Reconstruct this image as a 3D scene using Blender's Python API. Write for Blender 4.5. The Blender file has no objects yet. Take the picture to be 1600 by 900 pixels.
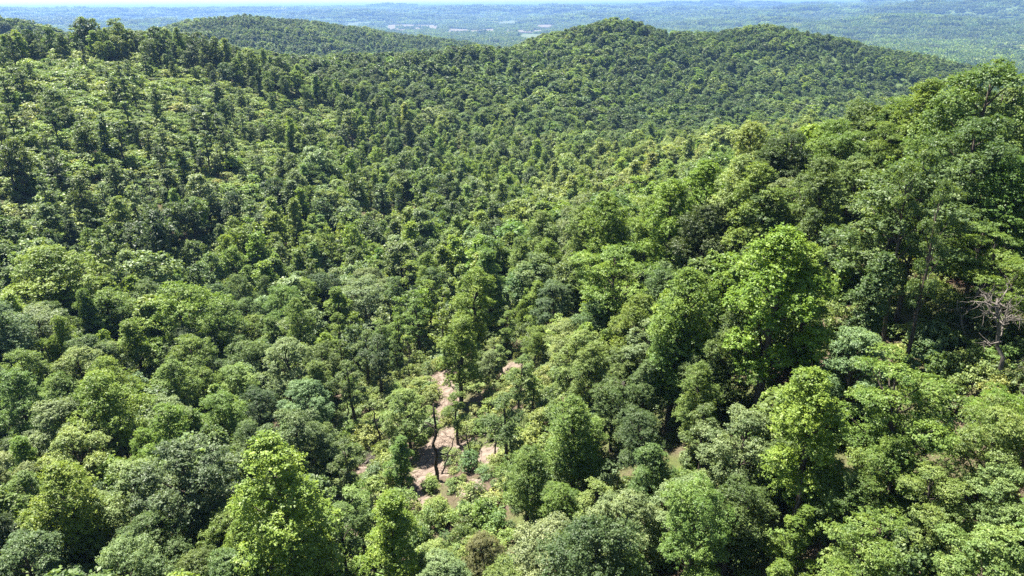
import bpy, math, random
import numpy as np
from mathutils import Matrix, Vector

# ------------------------------------------------------------------ camera, sky, sun, exposure
scene = bpy.context.scene
PITCH, ROLL, FPX = math.radians(22.55), math.radians(0.42), 1067.0
fwd = np.array([0, math.cos(PITCH), -math.sin(PITCH)])
up0 = np.array([0, math.sin(PITCH), math.cos(PITCH)])
rt0 = np.array([1.0, 0, 0])
rgt = rt0 * math.cos(ROLL) - up0 * math.sin(ROLL)
upv = up0 * math.cos(ROLL) + rt0 * math.sin(ROLL)
cd = bpy.data.cameras.new('camera')
cd.sensor_width, cd.lens = 36.0, 36.0 * FPX / 1600.0
cd.clip_start, cd.clip_end = 0.5, 90000.0
cam = bpy.data.objects.new('camera', cd)
scene.collection.objects.link(cam)
cam.matrix_world = Matrix(((rgt[0], upv[0], -fwd[0], 0), (rgt[1], upv[1], -fwd[1], 0),
                           (rgt[2], upv[2], -fwd[2], 0), (0, 0, 0, 1)))
scene.camera = cam

SUN_EL, SUN_AZ = math.radians(63), math.radians(-50)      # azimuth from +Y, negative = to the left
to_sun = Vector((math.sin(SUN_AZ) * math.cos(SUN_EL), math.cos(SUN_AZ) * math.cos(SUN_EL), math.sin(SUN_EL)))
sl = bpy.data.lights.new('sun', 'SUN')
sl.energy, sl.angle, sl.color = 5.0, math.radians(0.53), (1.0, 0.95, 0.86)
so = bpy.data.objects.new('sun', sl)
scene.collection.objects.link(so)
so.rotation_euler = to_sun.to_track_quat('Z', 'Y').to_euler()
so.location = (0, 0, 300)
world = bpy.data.worlds.new('World')
scene.world = world
world.use_nodes = True
wn = world.node_tree
for n in list(wn.nodes):
    wn.nodes.remove(n)
sky = wn.nodes.new('ShaderNodeTexSky')
sky.sky_type = 'NISHITA'
sky.sun_disc = False
sky.sun_elevation, sky.sun_rotation = SUN_EL, SUN_AZ
sky.altitude, sky.air_density, sky.dust_density, sky.ozone_density = 300, 1.0, 0.6, 1.0
bg = wn.nodes.new('ShaderNodeBackground')
bg.inputs['Strength'].default_value = 0.05
wo = wn.nodes.new('ShaderNodeOutputWorld')
wn.links.new(sky.outputs[0], bg.inputs[0])
wn.links.new(bg.outputs[0], wo.inputs[0])
scene.view_settings.view_transform = 'Standard'
scene.view_settings.look = 'None'
scene.view_settings.exposure = 2.0
scene.view_settings.gamma = 1.0
cy = scene.cycles
cy.max_bounces, cy.diffuse_bounces, cy.glossy_bounces = 4, 2, 1
cy.transmission_bounces, cy.volume_bounces, cy.transparent_max_bounces = 2, 0, 4
cy.caustics_reflective = cy.caustics_refractive = False
cy.use_denoising = False
cy.sample_clamp_direct, cy.sample_clamp_indirect = 8.0, 2.0
scene.render.use_persistent_data = False

# ------------------------------------------------------------------ helpers
rng = np.random.default_rng(7)
COL = scene.collection


def at(px, py, d):
    v = fwd + rgt * ((px - 800) / FPX) + upv * ((450 - py) / FPX)
    return v / np.linalg.norm(v) * d


def project(p):
    p = np.atleast_2d(p)
    z = p @ fwd
    return 800 + FPX * (p @ rgt) / z, 450 - FPX * (p @ upv) / z, z


def sm(a, b, x):
    t = np.clip((x - a) / (b - a), 0, 1)
    return t * t * (3 - 2 * t)


def waves(x, y, scale, seed, n=9):
    r = np.random.default_rng(seed)
    o = np.zeros_like(x, dtype=float)
    for _ in range(n):
        a, ph, k = r.uniform(0, 6.283), r.uniform(0, 6.283), r.uniform(.6, 1.7)
        o += np.sin((x * math.cos(a) + y * math.sin(a)) * k / scale * 6.283 + ph)
    return o / math.sqrt(n / 2) * .6


# ------------------------------------------------------------------ terrain
# canopy points seen in the view: pixel, slant distance, canopy height above ground
CP = [
    (100, 880, 60, 14), (430, 850, 58, 14), (760, 890, 70, 3), (1000, 850, 58, 10), (1250, 860, 52, 8), (1550, 850, 50, 9),
    (670, 760, 89, 0), (700, 585, 114, 0), (755, 555, 122, 0), (560, 720, 92, 3), (780, 690, 98, 0),
    (1460, 470, 83, 0), (1240, 640, 68, 0), (1300, 880, 57, 0), (1500, 600, 66, 2),
    (1500, 112, 104, 18), (1590, 108, 100, 19), (1420, 142, 112, 13), (1350, 170, 120, 11.5), (1290, 196, 126, 11), (1240, 214, 131, 11), (1200, 236, 135, 11), (1100, 290, 145, 11), (1000, 325, 152, 12),
    (870, 360, 155, 15), (1130, 220, 290, 15), (1200, 200, 350, 15), (1280, 180, 410, 15),
    (200, 800, 64, 13), (100, 640, 88, 13), (100, 500, 130, 13), (400, 560, 112, 13), (300, 420, 170, 13), (550, 400, 178, 13),
    (700, 350, 205, 13), (100, 380, 180, 12), (100, 250, 245, 1), (300, 250, 255, 1), (250, 150, 330, 1), (100, 150, 320, 1),
    (300, 100, 400, 2), (100, 45, 440, 14), (300, 50, 430, 14), (450, 90, 430, 14), (520, 97, 480, 14), (620, 88, 520, 14),
    (720, 64, 580, 14), (840, 74, 640, 14), (900, 48, 760, 10), (960, 30, 800, 10), (1070, 50, 850, 12), (1200, 41, 950, 11), (1280, 50, 1000, 12), (1350, 67, 1050, 14),
    (1500, 98, 1150, 14), (500, 200, 340, 13), (650, 150, 440, 13), (800, 150, 480, 13), (800, 250, 335, 13), (1000, 200, 450, 13),
    (1100, 150, 600, 13), (1250, 130, 750, 13), (900, 115, 600, 13), (950, 80, 700, 13), (1150, 90, 800, 13), (1350, 118, 860, 13),
    (400, 22, 1300, 14), (300, 30, 1260, 14), (550, 40, 1350, 13), (650, 58, 1400, 10), (720, 64, 1420, 10), (-60, 24, 900, 17), (0, 27, 900, 17), (80, 38, 930, 17), (160, 56, 960, 17), (190, 58, 1250, 17), (235, 42, 1250, 17), (120, 75, 1250, 17), (230, 75, 800, 17),
]
pts = [tuple(at(a, b, c) - np.array([0, 0, h])) for a, b, c, h in CP]
pts += [(-150, 0, -48), (150, 0, -26), (0, -60, -46), (-260, 150, -40), (260, 120, -36), (0, -400, -40), (-500, -100, -50), (500, -100, -40),
        (220, 190, -62), (320, 330, -92), (500, 600, -120), (900, 700, -150), (-700, 400, -60), (-300, 700, -95), (-100, 800, -100), (-500, 700, -60),
        (150, 1050, -120), (420, 1300, -150), (-200, 1800, -160), (-800, 1900, -160), (800, 1600, -165), (-1400, 1200, -120), (1500, 900, -165), (400, 2000, -165)]
P = np.array(pts)


def tps_k(r2):
    return 0.5 * r2 * np.log(np.maximum(r2, 1e-9))


SC = 300.0
_x = P[:, :2] / SC
_K = tps_k(((_x[:, None] - _x[None]) ** 2).sum(-1)) + np.eye(len(P)) * 0.02
_A = np.block([[_K, np.ones((len(P), 1)), _x], [np.ones((1, len(P))), np.zeros((1, 3))], [_x.T, np.zeros((2, 3))]])
_W = np.linalg.solve(_A, np.concatenate([P[:, 2], np.zeros(3)]))


def tps(x, y):
    q = np.stack([x, y], -1).reshape(-1, 2) / SC
    o = np.empty(len(q))
    for i in range(0, len(q), 20000):
        b = q[i:i + 20000]
        k = tps_k(((b[:, None] - _x[None]) ** 2).sum(-1))
        o[i:i + 20000] = k @ _W[:len(P)] + _W[len(P)] + b @ _W[len(P) + 1:]
    return o.reshape(np.shape(x))


HILLS = []          # far hills: pixel column, distance, height, half-width across, half-depth
for px, d, h, w, dp in [(1420, 6300, 120, 900, 700), (1580, 6800, 150, 900, 800), (1180, 7200, 105, 900, 700), (1300, 9500, 165, 1500, 900),
                        (960, 8800, 120, 1500, 800), (720, 9200, 125, 1300, 700), (520, 8200, 95, 800, 700), (480, 10500, 140, 1500, 900),
                        (250, 9800, 120, 1500, 800), (60, 9000, 110, 1300, 700), (1560, 10500, 185, 1500, 900), (1060, 11500, 160, 1800, 900),
                        (1750, 7500, 130, 1000, 900), (1480, 4300, 55, 520, 330), (1300, 4700, 60, 620, 330), (1610, 5000, 78, 600, 380), (1110, 5400, 62, 620, 330),
                        (930, 6900, 80, 800, 420), (650, 7700, 80, 800, 420), (350, 6000, 70, 700, 380), (180, 7000, 80, 800, 420), (60, 5600, 55, 600, 330), (1400, 8200, 150, 1200, 600),
                        (820, 10500, 135, 1400, 600), (150, 11500, 150, 1600, 700), (620, 11800, 150, 1500, 700), (-150, 9000, 120, 1200, 900)]:
    p = at(px, 450, 1.0)
    a = math.atan2((px - 800) / FPX, math.cos(PITCH))
    HILLS.append((math.sin(a) * d, math.cos(a) * d, h, w, dp, a))


def far_z(x, y):
    r = np.hypot(x, y)
    z = -178 + 5 * waves(x, y, 900, 3) * sm(1500, 4000, r)
    for hx, hy, h, w, dp, a in HILLS:
        u = (x - hx) * math.cos(a) - (y - hy) * math.sin(a)
        v = (x - hx) * math.sin(a) + (y - hy) * math.cos(a)
        z = z + h * np.exp(-(u / w) ** 2 - (v / dp) ** 2) * (1 + .25 * waves(x, y, 1100, 5) + .14 * waves(x, y, 420, 6))
    z = z + sm(9500, 14000, r) * (88 + 30 * waves(x, y, 3800, 8) + 16 * waves(x, y, 1500, 9)) + sm(14000, 22000, r) * 42
    return np.where(z > -60, -60 + (z + 60) * (.45 + .4 * sm(-3000, 7000, x)), z)


def ground(x, y):
    x, y = np.asarray(x, float), np.asarray(y, float)
    r = np.hypot(x, y - 150)
    wt = sm(1350, 2300, r)
    near = tps(np.clip(x, -2500, 2500), np.clip(y, -900, 2600))
    near = np.maximum(near, -185) + waves(x, y, 55, 21) * 0.8 + waves(x, y, 16, 22) * 0.22
    return near * (1 - wt) + far_z(x, y) * wt


def gz(x, y):
    return float(ground(np.array([x]), np.array([y]))[0])


NG = 430
AW = math.asinh(26000 / 45.0)
ax = 45 * np.sinh(np.linspace(-AW, AW, NG))
GX, GY = np.meshgrid(ax, ax + 70)
GZ = ground(GX, GY)

# line of sight over the canopy, for leaving out what lies wholly behind ridges
NA, NR = 480, 420
LA = np.linspace(-math.pi, math.pi, NA)
LR = np.exp(np.linspace(math.log(15), math.log(27000), NR))
LX, LY = np.sin(LA)[:, None] * LR[None], np.cos(LA)[:, None] * LR[None]
LZ = ground(LX, LY)
LEL = np.maximum.accumulate(np.arctan2(LZ + 5, LR[None]), axis=1)
LEL = np.minimum(LEL, np.minimum(np.roll(LEL, 1, 0), np.roll(LEL, -1, 0)))


def visible(x, y, top, slack=0.004):
    r, a = np.hypot(x, y), np.arctan2(x, y)
    ia = np.clip(((a + math.pi) / (2 * math.pi) * (NA - 1)).round().astype(int), 0, NA - 1)
    ir = np.clip(np.searchsorted(LR, r * 0.94) - 1, 0, NR - 1)
    return np.arctan2(top, r) > LEL[ia, ir] - slack


# ------------------------------------------------------------------ materials
def new_mat(name):
    m = bpy.data.materials.new(name)
    m.use_nodes = True
    nt = m.node_tree
    for n in list(nt.nodes):
        nt.nodes.remove(n)
    out = nt.nodes.new('ShaderNodeOutputMaterial')
    return m, nt, out


def nd(nt, kind, **kw):
    n = nt.nodes.new(kind)
    for k, v in kw.items():
        setattr(n, k, v)
    return n


def leaf_material(name, transl):
    m, nt, out = new_mat(name)
    tint = nd(nt, 'ShaderNodeAttribute', attribute_type='INSTANCER', attribute_name='tint')
    lv = nd(nt, 'ShaderNodeAttribute', attribute_type='GEOMETRY', attribute_name='lv')
    hsv = nd(nt, 'ShaderNodeHueSaturation')
    mr = nd(nt, 'ShaderNodeMapRange')
    mr.inputs['To Min'].default_value, mr.inputs['To Max'].default_value = 0.62, 1.38
    mh = nd(nt, 'ShaderNodeMapRange')
    mh.inputs['To Min'].default_value, mh.inputs['To Max'].default_value = 0.522, 0.482
    L = nt.links.new
    L(lv.outputs['Fac'], mr.inputs['Value'])
    L(lv.outputs['Fac'], mh.inputs['Value'])
    L(mr.outputs[0], hsv.inputs['Value'])
    L(mh.outputs[0], hsv.inputs['Hue'])
    L(tint.outputs['Color'], hsv.inputs['Color'])
    bs = nd(nt, 'ShaderNodeBsdfPrincipled')
    bs.inputs['Roughness'].default_value = 0.5
    bs.inputs['Specular IOR Level'].default_value = 0.35
    L(hsv.outputs[0], bs.inputs['Base Color'])
    tr = nd(nt, 'ShaderNodeBsdfTranslucent')
    mul = nd(nt, 'ShaderNodeMix', data_type='RGBA', blend_type='MULTIPLY')
    mul.inputs['Factor'].default_value = 1.0
    mul.inputs[7].default_value = (1.15, 1.1, 0.45, 1)
    L(hsv.outputs[0], mul.inputs[6])
    L(mul.outputs[2], tr.inputs['Color'])
    mx = nd(nt, 'ShaderNodeMixShader')
    mx.inputs[0].default_value = transl
    L(bs.outputs[0], mx.inputs[1])
    L(tr.outputs[0], mx.inputs[2])
    L(mx.outputs[0], out.inputs[0])
    return m


def bark_material(name, c1, c2, scale=3.0):
    m, nt, out = new_mat(name)
    L = nt.links.new
    tc = nd(nt, 'ShaderNodeTexCoord')
    mp = nd(nt, 'ShaderNodeMapping')
    mp.inputs['Scale'].default_value = (scale, scale, scale * .25)
    nz = nd(nt, 'ShaderNodeTexNoise')
    nz.inputs['Scale'].default_value = 2.0
    nz.inputs['Detail'].default_value = 5
    rp = nd(nt, 'ShaderNodeValToRGB')
    rp.color_ramp.elements[0].position, rp.color_ramp.elements[1].position = .32, .7
    rp.color_ramp.elements[0].color, rp.color_ramp.elements[1].color = (*c1, 1), (*c2, 1)
    bs = nd(nt, 'ShaderNodeBsdfPrincipled')
    bs.inputs['Roughness'].default_value = .9
    bs.inputs['Specular IOR Level'].default_value = .15
    bp = nd(nt, 'ShaderNodeBump')
    bp.inputs['Strength'].default_value = .6
    bp.inputs['Distance'].default_value = .03
    L(tc.outputs['Object'], mp.inputs[0])
    L(mp.outputs[0], nz.inputs['Vector'])
    L(nz.outputs['Fac'], rp.inputs[0])
    L(rp.outputs[0], bs.inputs['Base Color'])
    L(nz.outputs['Fac'], bp.inputs['Height'])
    L(bp.outputs[0], bs.inputs['Normal'])
    L(bs.outputs[0], out.inputs[0])
    return m


M_LEAF = leaf_material('leaf', 0.42)
M_BARK = bark_material('bark', (.035, .028, .022), (.11, .09, .07))
M_DEAD = bark_material('weathered_wood', (.06, .052, .044), (.19, .168, .145), 5)
M_SNAG = bark_material('charred_bark', (.02, .017, .014), (.075, .06, .05), 4)
M_BRUSH = bark_material('dead_brush', (.06, .04, .03), (.19, .13, .10), 6)


def ground_material():
    m, nt, out = new_mat('forest_floor')
    L = nt.links.new
    geo = nd(nt, 'ShaderNodeNewGeometry')
    dirt = nd(nt, 'ShaderNodeAttribute', attribute_type='GEOMETRY', attribute_name='dirt')
    far = nd(nt, 'ShaderNodeAttribute', attribute_type='GEOMETRY', attribute_name='far')

    def noise(s, d=4):
        n = nd(nt, 'ShaderNodeTexNoise')
        n.inputs['Scale'].default_value, n.inputs['Detail'].default_value = s, d
        L(geo.outputs['Position'], n.inputs['Vector'])
        return n

    def mix(f, a, b):
        n = nd(nt, 'ShaderNodeMix', data_type='RGBA')
        for sock, v in ((n.inputs[0], f), (n.inputs[6], a), (n.inputs[7], b)):
            if isinstance(v, tuple):
                sock.default_value = (*v, 1)
            else:
                L(v, sock)
        return n.outputs[2]

    def ramp(f, a, b):
        n = nd(nt, 'ShaderNodeMapRange')
        n.inputs['From Min'].default_value, n.inputs['From Max'].default_value = a, b
        L(f, n.inputs['Value'])
        return n.outputs[0]

    n1, n2, n3 = noise(.12), noise(1.4, 6), noise(6, 3)
    litter = mix(ramp(n3.outputs['Fac'], .35, .65), (.055, .040, .028), (.115, .088, .064))
    green = mix(ramp(n3.outputs['Fac'], .35, .65), (.05, .055, .022), (.085, .105, .035))
    base = mix(ramp(n1.outputs['Fac'], .42, .56), litter, green)
    soil = mix(ramp(n2.outputs['Fac'], .3, .7), (.115, .088, .070), (.21, .168, .135))
    ad = nd(nt, 'ShaderNodeMath', operation='ADD')
    sc = nd(nt, 'ShaderNodeMath', operation='MULTIPLY_ADD')
    L(n2.outputs['Fac'], sc.inputs[0])
    sc.inputs[1].default_value, sc.inputs[2].default_value = .9, -.45
    L(dirt.outputs['Fac'], ad.inputs[0])
    L(sc.outputs[0], ad.inputs[1])
    c = mix(ramp(ad.outputs[0], .42, .58), base, soil)
    n4 = noise(.004, 6)
    fg = mix(ramp(n4.outputs['Fac'], .4, .6), (.05, .085, .03), (.085, .12, .045))
    c = mix(far.outputs['Fac'], c, fg)
    bs = nd(nt, 'ShaderNodeBsdfPrincipled')
    bs.inputs['Roughness'].default_value = 1
    bs.inputs['Specular IOR Level'].default_value = .1
    bp = nd(nt, 'ShaderNodeBump')
    bp.inputs['Strength'].default_value, bp.inputs['Distance'].default_value = .8, .15
    L(n2.outputs['Fac'], bp.inputs['Height'])
    L(bp.outputs[0], bs.inputs['Normal'])
    L(c, bs.inputs['Base Color'])
    L(bs.outputs[0], out.inputs[0])
    return m


# ------------------------------------------------------------------ mesh builders
def mesh_np(name, verts, quads, mats, mat_idx=None, lv=None, smooth=False):
    me = bpy.data.meshes.new(name)
    nv, nq = len(verts), len(quads)
    me.vertices.add(nv)
    me.vertices.foreach_set('co', np.asarray(verts, np.float32).ravel())
    me.loops.add(nq * 4)
    me.loops.foreach_set('vertex_index', np.asarray(quads, np.int32).ravel())
    me.polygons.add(nq)
    me.polygons.foreach_set('loop_start', np.arange(0, nq * 4, 4, dtype=np.int32))
    for m in mats:
        me.materials.append(m)
    if mat_idx is not None:
        me.polygons.foreach_set('material_index', np.asarray(mat_idx, np.int32))
    if smooth:
        me.polygons.foreach_set('use_smooth', np.ones(nq, bool))
    if lv is not None:
        a = me.attributes.new('lv', 'FLOAT', 'POINT')
        a.data.foreach_set('value', np.asarray(lv, np.float32))
    me.update(calc_edges=True)
    return me


def obj(name, me, parent=None):
    o = bpy.data.objects.new(name, me)
    COL.objects.link(o)
    if parent is not None:
        o.parent = parent
    return o


def tag(o, label=None, cat=None, group=None, kind=None):
    for k, v in (('label', label), ('category', cat), ('group', group), ('kind', kind)):
        if v:
            o[k] = v
    return o


class Tubes:
    def __init__(self, sides=6):
        self.v, self.f, self.n, self.s = [], [], 0, sides

    def add(self, path, radii):
        path = np.asarray(path, float)
        k, s = len(path), self.s
        tan = np.gradient(path, axis=0)
        tan /= np.linalg.norm(tan, axis=1)[:, None] + 1e-9
        ref = np.array([0, 0, 1.0]) if abs(tan[0][2]) < .8 else np.array([1.0, 0, 0])
        u = np.cross(tan, ref)
        u /= np.linalg.norm(u, axis=1)[:, None] + 1e-9
        w = np.cross(tan, u)
        a = np.arange(s) / s * 2 * math.pi
        ring = path[:, None] + np.asarray(radii)[:, None, None] * (np.cos(a)[None, :, None] * u[:, None] + np.sin(a)[None, :, None] * w[:, None])
        self.v.append(ring.reshape(-1, 3))
        i, j = np.meshgrid(np.arange(k - 1), np.arange(s), indexing='ij')
        j2 = (j + 1) % s
        q = np.stack([i * s + j, i * s + j2, (i + 1) * s + j2, (i + 1) * s + j], -1).reshape(-1, 4)
        self.f.append(q + self.n)
        self.n += k * s
        cap = []
        for b in (0, (k - 1) * s):
            for m in range(1, s - 2, 2):
                cap.append([b, b + m, b + m + 1, b + m + 2])
        if cap:
            self.f.append(np.array(cap) + self.n - k * s)

    def arrays(self):
        return np.concatenate(self.v), np.concatenate(self.f)


def bent(p0, p1, r, wob, n=5):
    t = np.linspace(0, 1, n)[:, None]
    p = np.asarray(p0) * (1 - t) + np.asarray(p1) * t
    p[1:-1] += r.normal(0, wob, (n - 2, 3))
    return p


SPEC = {
    # height, crown radius, crown base, lobes, lobe radius range, lobe flatness, clumps per lobe, radial range
    'poplar': dict(H=17, R=4.0, cb=.24, nl=24, lr=(.26, .42), fl=1.15, rad=(.35, .78), prof=lambda t: ((t + .10) ** .45 * (1.04 - t) ** .62) / .57, fill=.92),
    'oak': dict(H=14.5, R=4.9, cb=.26, nl=22, lr=(.28, .44), fl=.80, rad=(.40, .80), prof=lambda t: np.sqrt(np.maximum(.04, 1 - ((t - .42) / .66) ** 2)), fill=1.0),
    'silver': dict(H=13.5, R=4.6, cb=.20, nl=34, lr=(.20, .32), fl=.85, rad=(.45, .92), prof=lambda t: np.sqrt(np.maximum(.04, 1 - ((t - .38) / .66) ** 2)), fill=1.0),
    'locust': dict(H=14, R=5.0, cb=.30, nl=26, lr=(.26, .44), fl=.42, rad=(.30, .88), prof=lambda t: np.sqrt(np.maximum(.05, 1 - ((t - .55) / .62) ** 2)), fill=.8),
    'cone': dict(H=15, R=3.6, cb=.12, nl=28, lr=(.24, .40), fl=.95, rad=(.40, .85), prof=lambda t: (1.02 - t) ** .75 * np.minimum(1, .55 + t * 2.2) * 1.15, fill=.9),
    'vine': dict(H=12, R=1.9, cb=.03, nl=20, lr=(.40, .62), fl=1.5, rad=(.10, .60), prof=lambda t: (1.15 - t * .55), fill=1.0),
    'sparse': dict(H=14, R=3.0, cb=.34, nl=13, lr=(.24, .40), fl=.7, rad=(.25, .85), prof=lambda t: np.sqrt(np.maximum(.05, 1 - ((t - .5) / .62) ** 2)), fill=.7),
    'shrub': dict(H=2.6, R=2.0, cb=.0, nl=9, lr=(.35, .6), fl=.8, rad=(.2, .75), prof=lambda t: np.sqrt(np.maximum(.05, 1 - (t / 1.1) ** 2)), fill=1.0),
}


def make_tree(kind, seed, nleaf, leaf, clump):
    """arrays of a crown (verts, quads, lv) and of the trunk with its limbs"""
    r = np.random.default_rng(seed)
    s = SPEC[kind]
    H, R, zb = s['H'], s['R'], s['cb'] * s['H']
    nl = s['nl'] + int(r.integers(-3, 4))
    t = (np.arange(nl) + r.uniform(.1, .9, nl)) / nl
    az = np.arange(nl) * 2.39996 + r.uniform(0, 6.28) + r.normal(0, .3, nl)
    pr = s['prof'](t) * R * (1 + .22 * np.sin(az * 2 + r.uniform(0, 6)) + r.normal(0, .08, nl))
    lr = R * r.uniform(*s['lr'], nl) * (1.0 - .25 * (t > .85))
    rad = np.maximum(pr * r.uniform(*s['rad'], nl), 0)
    lean = r.normal(0, .05, 2)
    hh = zb + t * (H - zb - lr * s['fl'] * .9) + lr * .2
    c = np.stack([np.cos(az) * rad + lean[0] * hh, np.sin(az) * rad + lean[1] * hh, hh], 1)
    c = np.vstack([c, [lean[0] * H, lean[1] * H, H - R * .33 * s['fl']]])
    lr = np.append(lr, R * .34)
    nl += 1
    wgt = lr ** 2
    ncl = max(nl, int(nleaf / clump))
    li = r.choice(nl, ncl, p=wgt / wgt.sum())
    d = r.normal(0, 1, (ncl, 3))
    d /= np.linalg.norm(d, axis=1)[:, None]
    low = d[:, 2] < -.25
    d[low, 2] *= -1
    cc = c[li] + d * (lr[li] * r.uniform(.62, 1.12, ncl))[:, None] * np.array([1, 1, s['fl']])
    cc[:, 2] = np.maximum(cc[:, 2], .15)
    ci = np.repeat(np.arange(ncl), clump)
    cs = np.clip(.95 * np.sqrt(clump) * leaf * .42, .18, 2.2) * r.uniform(.7, 1.3, ncl)
    n = len(ci)
    pos = cc[ci] + r.normal(0, 1, (n, 3)) * (cs[ci] * .55)[:, None] * np.array([1, 1, .55])
    pos[:, 2] = np.maximum(pos[:, 2], .05)
    nor = d[ci] * .5 + np.array([0, 0, .75]) + r.normal(0, .42, (n, 3))
    nor /= np.linalg.norm(nor, axis=1)[:, None]
    tg = np.cross(nor, r.normal(0, 1, (n, 3)))
    tg /= np.linalg.norm(tg, axis=1)[:, None] + 1e-9
    bt = np.cross(nor, tg)
    ls = leaf * r.uniform(.65, 1.35, n)[:, None]
    droop = nor * ls * -.18
    v = np.stack([pos + tg * ls * .62 + droop, pos + bt * ls * .40, pos - tg * ls * .62 + droop, pos - bt * ls * .40], 1).reshape(-1, 3)
    q = np.arange(n * 4).reshape(-1, 4)
    lobe_v = r.uniform(-.2, .2, nl)
    lv = np.clip(.5 + lobe_v[li[ci]] + r.normal(0, .13, ncl)[ci] + r.normal(0, .13, n), 0, 1)
    lv = np.repeat(lv, 4)
    # trunk and limbs
    tb = Tubes(6)
    r0 = .018 * H + .05 if kind != 'shrub' else .04
    top = np.array([lean[0] * H, lean[1] * H, H * .9])
    path = bent((0, 0, -.8), top, r, .12 * H / 15, 8)
    path[0] = (0, 0, -.8)
    tb.add(path, np.linspace(r0 * 1.25, r0 * .22, 8))
    for k in range(nl - 1):
        if kind == 'vine':
            continue
        z0 = max(.25 * H, c[k][2] - rad[min(k, nl - 2)] * .75 - .04 * H) if kind != 'shrub' else .1
        f = min(.92, z0 / H)
        st = np.array([np.interp(z0, path[:, 2], path[:, 0]), np.interp(z0, path[:, 2], path[:, 1]), z0])
        tb.add(bent(st, c[k] + (0, 0, lr[k] * .2), r, .12, 4), np.linspace(r0 * .48 * (1 - f * .55), r0 * .08, 4))
    tv, tf = tb.arrays()
    return (v, q, lv), (tv, tf)


def joined(name, crown, trunk):
    (v, q, lv), (tv, tf) = crown, trunk
    return mesh_np(name, np.vstack([v, tv]), np.vstack([q, tf + len(v)]), [M_LEAF, M_BARK],
                   np.r_[np.zeros(len(q)), np.ones(len(tf))], np.r_[lv, np.full(len(tv), .5)])


NEAR, PROTO = {}, []
proto_col = bpy.data.collections.new('tree_shapes')      # shapes for the far forest, never linked to the scene
PIDX = {}


def add_proto(key, me):
    o = bpy.data.objects.new('shape_%03d' % len(PROTO), me)
    proto_col.objects.link(o)
    PIDX.setdefault(key, []).append(len(PROTO))
    PROTO.append(o)


for k, nv, nlf, lf in [('poplar', 5, 36000, .148), ('oak', 4, 36000, .158), ('silver', 4, 36000, .158), ('locust', 4, 29000, .158), ('cone', 3, 32000, .148), ('vine', 2, 14000, .158), ('sparse', 4, 11000, .158)]:
    for i in range(nv):
        sd = 1000 + 37 * i + 7 * len(k) + ord(k[0])
        cr, tr = make_tree(k, sd, nlf, lf, 16)
        NEAR.setdefault(k, []).append((mesh_np(k + '_crown', cr[0], cr[1], [M_LEAF], lv=cr[2]), mesh_np(k + '_trunk', tr[0], tr[1], [M_BARK], smooth=True)))
        cr, tr = make_tree(k, sd, nlf // 7, lf * 2.7, 12)
        NEAR.setdefault(k + '_mid', []).append((mesh_np(k + '_crown_mid', cr[0], cr[1], [M_LEAF], lv=cr[2]), NEAR[k][-1][1]))
        add_proto((k, 'mid'), joined(k + '_mid', cr, tr))
        cr, tr = make_tree(k, sd, nlf // 32, lf * 5.8, 6)
        add_proto((k, 'far'), joined(k + '_far', cr, tr))
for i in range(4):
    cr, tr = make_tree('shrub', 300 + i, 1500, .2, 12)
    NEAR.setdefault('shrub', []).append((mesh_np('shrub_crown', cr[0], cr[1], [M_LEAF], lv=cr[2]), mesh_np('shrub_stem', tr[0], tr[1], [M_BARK], smooth=True)))
    add_proto(('shrub', 'near'), joined('shrub_near', cr, tr))
    cr, tr = make_tree('shrub', 300 + i, 1000, .24, 10)
    add_proto(('shrub', 'mid'), joined('shrub_mid', cr, tr))
for i in range(5):                                        # groves for the far plain and hills: many small crowns, 60 m across
    r = np.random.default_rng(50 + i)
    vs, qs, ls, n0 = [], [], [], 0
    for a in range(38):
        cx, cy_ = r.uniform(-32, 32, 2)
        sc_ = r.uniform(.7, 1.35)
        cr, _ = make_tree('oak', 900 + a + 50 * i, 34, 2.9, 2)
        vs.append(cr[0] * sc_ + (cx, cy_, 0))
        qs.append(cr[1] + n0)
        ls.append(np.clip(cr[2] + r.normal(0, .16), 0, 1))
        n0 += len(cr[0])
    add_proto(('grove', 'far'), mesh_np('grove', np.vstack(vs), np.vstack(qs), [M_LEAF], lv=np.concatenate(ls)))

# ------------------------------------------------------------------ colours of the foliage
TINT = {
    'yellow': (.170, .252, .036), 'bright': (.148, .226, .044), 'mid': (.114, .172, .046), 'dark': (.070, .112, .036),
    'silver': (.178, .245, .098), 'grey': (.108, .165, .060), 'olive': (.142, .150, .055), 'pale': (.232, .290, .088),
    'lime': (.188, .262, .072),
}
COLOUR_WORD = {'yellow': 'yellow-green', 'bright': 'bright green', 'mid': 'mid-green', 'dark': 'dark green', 'silver': 'silvery green',
               'grey': 'dusky green', 'olive': 'brownish olive', 'pale': 'pale green', 'lime': 'light green'}
SHAPE_WORD = {'poplar': 'tall domed', 'cone': 'pointed conical', 'oak': 'broad rounded', 'silver': 'knobbly', 'locust': 'wide layered', 'vine': 'narrow vine-clad', 'sparse': 'thin open'}
ASPECT = {'poplar': 2.1, 'cone': 2.0, 'oak': 1.55, 'silver': 1.5, 'locust': 1.35, 'vine': 3.0, 'sparse': 2.3}


def elev(px, py):
    v = fwd + rgt * ((px - 800) / FPX) + upv * ((450 - py) / FPX)
    return math.atan2(v[2], math.hypot(v[0], v[1])), math.atan2(v[0], v[1])


RS = np.exp(np.linspace(math.log(30), math.log(900), 500))


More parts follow.
